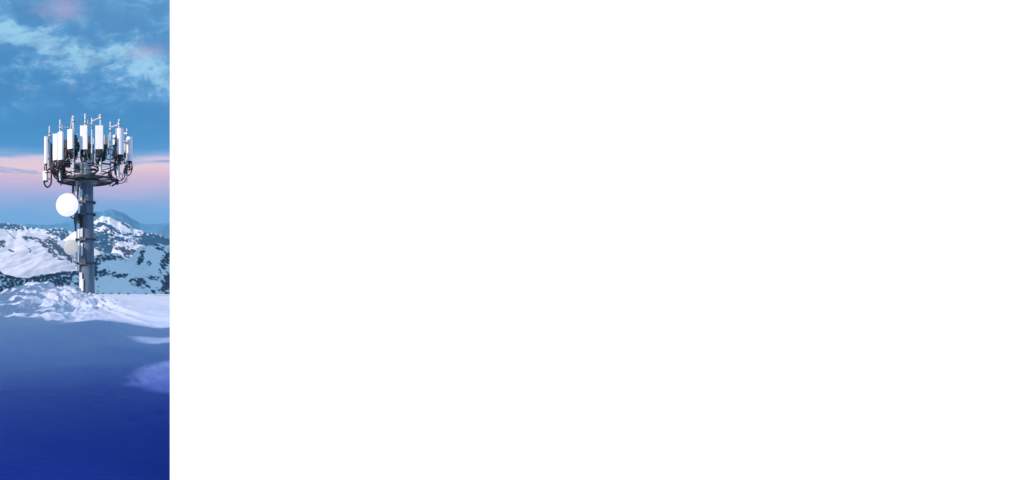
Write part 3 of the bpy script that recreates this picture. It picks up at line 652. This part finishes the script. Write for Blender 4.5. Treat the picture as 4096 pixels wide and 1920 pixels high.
# ---- things below the deck on the left of the pole: pipe mast, ladder rail, clamps, dishes
side = B().cyl(P(306.5, 1083, -.55), P(306.5, 925, -.55), .085, seg=20).cyl(P(306.5, 925, -.55), P(306.5, 722, -.55), .075, seg=20)
side = side.done('side_mast', M_GALV, tower, 'slim vertical pipe running down the left side of the pole')
B().cyl(P(303, 925, -.6), P(303, 862, -.6), .06, seg=8).box(P(303.5, 870, -.6), (.26, .22, .9), bev=.02).done('mount_sleeve', M_GREY, side, smooth=False)
B().cyl(P(290, 775, -.4), P(290, 730, -.4), .05, seg=10).cyl(P(296, 790, -.4), P(296, 738, -.4), .04, seg=10).box(P(291, 757, -.4), (.13, .12, .5)).done('down_pipe', M_GREY, tower, smooth=False)
B().box(P(315, 873, -.35), (.24, .2, .5), bev=.03).cyl(P(315, 887, -.35), P(315, 894, -.35), .07, seg=10).done('radio_unit', M_GREY, tower, 'small dark grey box between the side pipe and the pole')
tray = B()
tray.box(P(322, 780, -.40), (.04, .10, 1.6)).box(P(327, 780, -.44), (.03, .08, 1.5))
for i in range(9): tray.box(P(324, 748 + i * 8, -.43), (.16, .05, .04))
tray.done('cable_ladder', M_GALV, tower, smooth=False)
def pipe_to_pole(py, big):
    zz = zt(py); r = .665 - (zz - .7) / (zt(742) - .7) * .14
    for o_ in (-.05, .05): band = B().ring((CX, CY), r + .028, r + .006, zz + o_ - .022, zz + o_ + .022, 48).done('pole_band', M_DARK, tower)
    q = Vector((CX + r + .08, CY - .1, zz))
    c = B().box(q, (.13, .26, .24 if big else .17), bev=.015)
    for o_ in (-.07, .07): c.cyl(q + Vector((.02, -.05, o_)), q + Vector((.14, -.05, o_)), .03, seg=8)
    c.done('clamp', M_DARK, band, smooth=False)
    a = P(308, py, -.55); e = Vector((CX - r * .35, CY - r * .94, zz))
    d = B().box(e + Vector((-.12, -.09, 0)), (.52, .14, .22), yaw=R(-15), bev=.02)
    d.box(e + Vector((.13, -.12, 0)), (.05, .18, .30), yaw=R(-8), bev=.01)
    d.done('clamp', M_GREY, band, smooth=False)
    f = B().cyl(a, e + Vector((-.28, -.02, 0)), .065, seg=10).box(a, (.26, .24, .20), bev=.02)
    f.done('mount_arm', M_DARK, band, smooth=False)
for py, big in ((812, True), (860, True), (959, False), (1054, False)): pipe_to_pole(py, big)
def dish(px, py, r, dy, yaw, label, mat, dep):
    c = P(px, py, dy); m = Matrix.Translation(c) @ Matrix.Rotation(R(yaw), 4, 'Z') @ Matrix.Rotation(R(90), 4, 'X')
    o = B().lathe([(0, .035), (r * .5, .03), (r * .9, .012), (r * .955, 0), (r * .955, -.02)], m, 72).done('dish_antenna', mat, tower, label)
    B().lathe([(r * .957, .004), (r * .99, .012), (r, -.01), (r, -dep * .5), (r * .93, -dep * .6), (r * .5, -dep), (.12, -dep * 1.2), (.12, -dep * 1.7), (0, -dep * 1.7)], m, 72).done('shroud', M_PANEL2 if mat is M_PANEL2 else M_PANEL, o)
    return o, c
d1, c1 = dish(268, 819, .915, -1.25, -14, 'large round white drum dish antenna below the deck', M_PANEL, .34)
d2, c2 = dish(283, 989, .60, -1.05, -14, 'smaller round pale grey dish antenna lower on the side pipe', M_PANEL2, .26)
B().box(P(292, 812, -.78), (.5, .3, .22), yaw=R(-14), bev=.02).cyl(P(300, 780, -.6), P(283, 797, -.95), .04, seg=8).cyl(P(300, 850, -.6), P(283, 835, -.95), .04, seg=8).done('dish_mount', M_GREY, d1, smooth=False)
B().box(P(300, 989, -.72), (.4, .25, .2), yaw=R(-14), bev=.02).cyl(P(306, 960, -.55), P(296, 975, -.8), .04, seg=8).done('dish_mount', M_GREY, d2, smooth=False)
B().tube([P(281, 858, -.95), P(284, 868, -.9), P(292, 873, -.8), P(304, 868, -.65)], .05, 10).tube([P(296, 872, -.8), P(298, 890, -.75), P(300, 905, -.7), P(301, 924, -.65)], .035, 8).done('cable', M_CABLE, d1)
B().tube([P(281, 1018, -.9), P(285, 1027, -.85), P(293, 1033, -.75), P(303, 1033, -.6)], .035, 10).cyl(P(292, 1053, -.7), P(292, 1020, -.8), .035, seg=8).box(P(296, 1058, -.65), (.42, .12, .10)).done('cable', M_GALV, d2)
B().tube([P(312, 858, -.55), P(322, 862, -.6), P(325, 876, -.6), P(324, 895, -.6), P(322, 915, -.6)], .095, 12).done('cable', M_CABLE, tower, 'thick black cable bending down beside the pole')
B().tube([P(309, 760, -.6), P(311, 800, -.62), P(310, 830, -.62), P(309, 855, -.6)], .05, 8).done('cable', M_CABLE, tower)
for i in range(6):
    B().tube([P(305 + rnd.uniform(-6, 12), 742, -.4), P(300 + rnd.uniform(0, 16), 765, -.5), P(304 + rnd.uniform(0, 12), 790, -.6), P(310 + rnd.uniform(-3, 8), 812, -.6)], .03, 6).done('cable', M_CABLE, tower)
B().box(P(325, 790, -.5), (.16, .12, 1.3), bev=.02).done('sunlit_strip', M_DRUM, tower, smooth=False)  # pale strip hinting at the sunlit side of the pole
# added pale strips imitating the sunlit left side of the pole
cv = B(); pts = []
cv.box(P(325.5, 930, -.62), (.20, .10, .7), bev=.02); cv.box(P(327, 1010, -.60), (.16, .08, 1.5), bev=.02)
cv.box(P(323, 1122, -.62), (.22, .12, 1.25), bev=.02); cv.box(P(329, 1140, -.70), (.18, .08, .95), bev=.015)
cv.done('sunlit_strip', M_DRUM, tower, 'pale strips added as the sunlit left side of the pole', smooth=False)
B().box(P(333, 1036, -.72), (.32, .14, .5), bev=.02).done('junction_box', M_GREY, tower, smooth=False)
# ------------------------------------------------------------------ white block added to stand in for the blank right side
cxw, cyw = (679.5 - PX0) / F * 4.7, 4.7
dirw = Vector((math.cos(SUN_AZ), -math.sin(SUN_AZ), 0)); inw = Vector((math.sin(SUN_AZ), math.cos(SUN_AZ), 0))
stand_in = empty('white_stand_in', (cxw, cyw, -.3), 'plain white block added to fill the right side with blank white', 'stand-in')
A = Vector((cxw, cyw, 0))
wl = B()
q = [A, A + dirw * 6.5, A + dirw * 6.5 + inw * 4, A + inw * 4]
wl.prism([(p.x, p.y) for p in q], -.6, 4.7)
wl.done('stand_in_body', M_STAND_IN, stand_in, smooth=False)
rq = [p + (p - sum(q, Vector()) / 4).normalized() * .12 for p in q]
B().prism([(p.x, p.y) for p in rq], 4.703, 4.95).done('stand_in_top', M_GALV, stand_in, smooth=False)
# ------------------------------------------------------------------ shrubs along the plateau edge
M_SHRUB = simple('shrub_bark', (0.03, 0.045, 0.05), 0.8, 0, 0.3, 10)
def shrub(px, py, sc, seed, label):
    Y = 61.0; x_ = (px - PX0) / F * Y; z_ = float(ground_z(np.array([[x_]]), np.array([[Y]]))[0, 0])
    r2 = random.Random(seed)
    o = empty('dwarf_pine', (x_, Y, z_ - .02), label, 'shrub', 'snow dusted dwarf shrubs along the plateau edge')
    b = B(); base = Vector((x_, Y, z_ - .02))
    tips = []
    for k in range(9):
        a = r2.uniform(0, 2 * math.pi); L = sc * r2.uniform(.5, 1)
        t = base + Vector((math.cos(a) * L * .55 + .10 * sc, math.sin(a) * L * .5, L * r2.uniform(.35, .8)))
        b.tube([base, (base + t) / 2 + Vector((0, 0, .05)), t], .012, 4); tips.append(t)
    b.done('branch', M_SHRUB, o)
    l = B()
    for t in tips:
        for _ in range(26):
            p = base.lerp(t, r2.uniform(.45, 1.1)) + Vector([r2.gauss(0, .05) * sc for _ in range(3)])
            n_ = Vector([r2.gauss(0, 1) for _ in range(3)]).normalized(); u = n_.orthogonal().normalized(); v_ = n_.cross(u); s_ = r2.uniform(.02, .05) * sc
            l.bm.faces.new([l.bm.verts.new(p + u * s_), l.bm.verts.new(p + v_ * s_), l.bm.verts.new(p - u * s_), l.bm.verts.new(p - v_ * s_)])
    l.done('needles', M_SHRUB, o, smooth=False)
for i, (px, sc, lab) in enumerate(((387, .34, 'small dark shrub on the snow edge right beside the pole'), (410, .42, 'dark shrub second from the pole along the snow edge'), (444, .36, 'dark shrub third from the pole along the snow edge'),
                              (476, .42, 'dark shrub fourth from the pole along the snow edge'), (512, .38, 'dark shrub fifth from the pole along the snow edge'), (582, .42, 'dark shrub between the middle of the snow edge and the white block'), (620, .34, 'last dark shrub on the snow edge before the white block'))):
    shrub(px, 1177, sc, i + 3, lab)
# ------------------------------------------------------------------ haze
hz = B().box((0, 1200, 147), (5600, 2900, 396)).done('haze', None, None, smooth=False)
hm = bpy.data.materials.new('haze_air'); hm.use_nodes = True; ht = NT(hm.node_tree); ht.n.clear()
pv = ht.new('ShaderNodeVolumePrincipled'); pv.inputs['Color'].default_value = (0.30, 0.66, 0.95, 1); pv.inputs['Density'].default_value = 0.00017
pv.inputs['Anisotropy'].default_value = 0.0
oo = ht.new('ShaderNodeOutputMaterial'); ht.l.new(pv.outputs[0], oo.inputs['Volume'])
hz.data.materials.append(hm); hz['kind'] = 'stuff'; hz['label'] = 'thin blue mountain air fading the distant ridges'
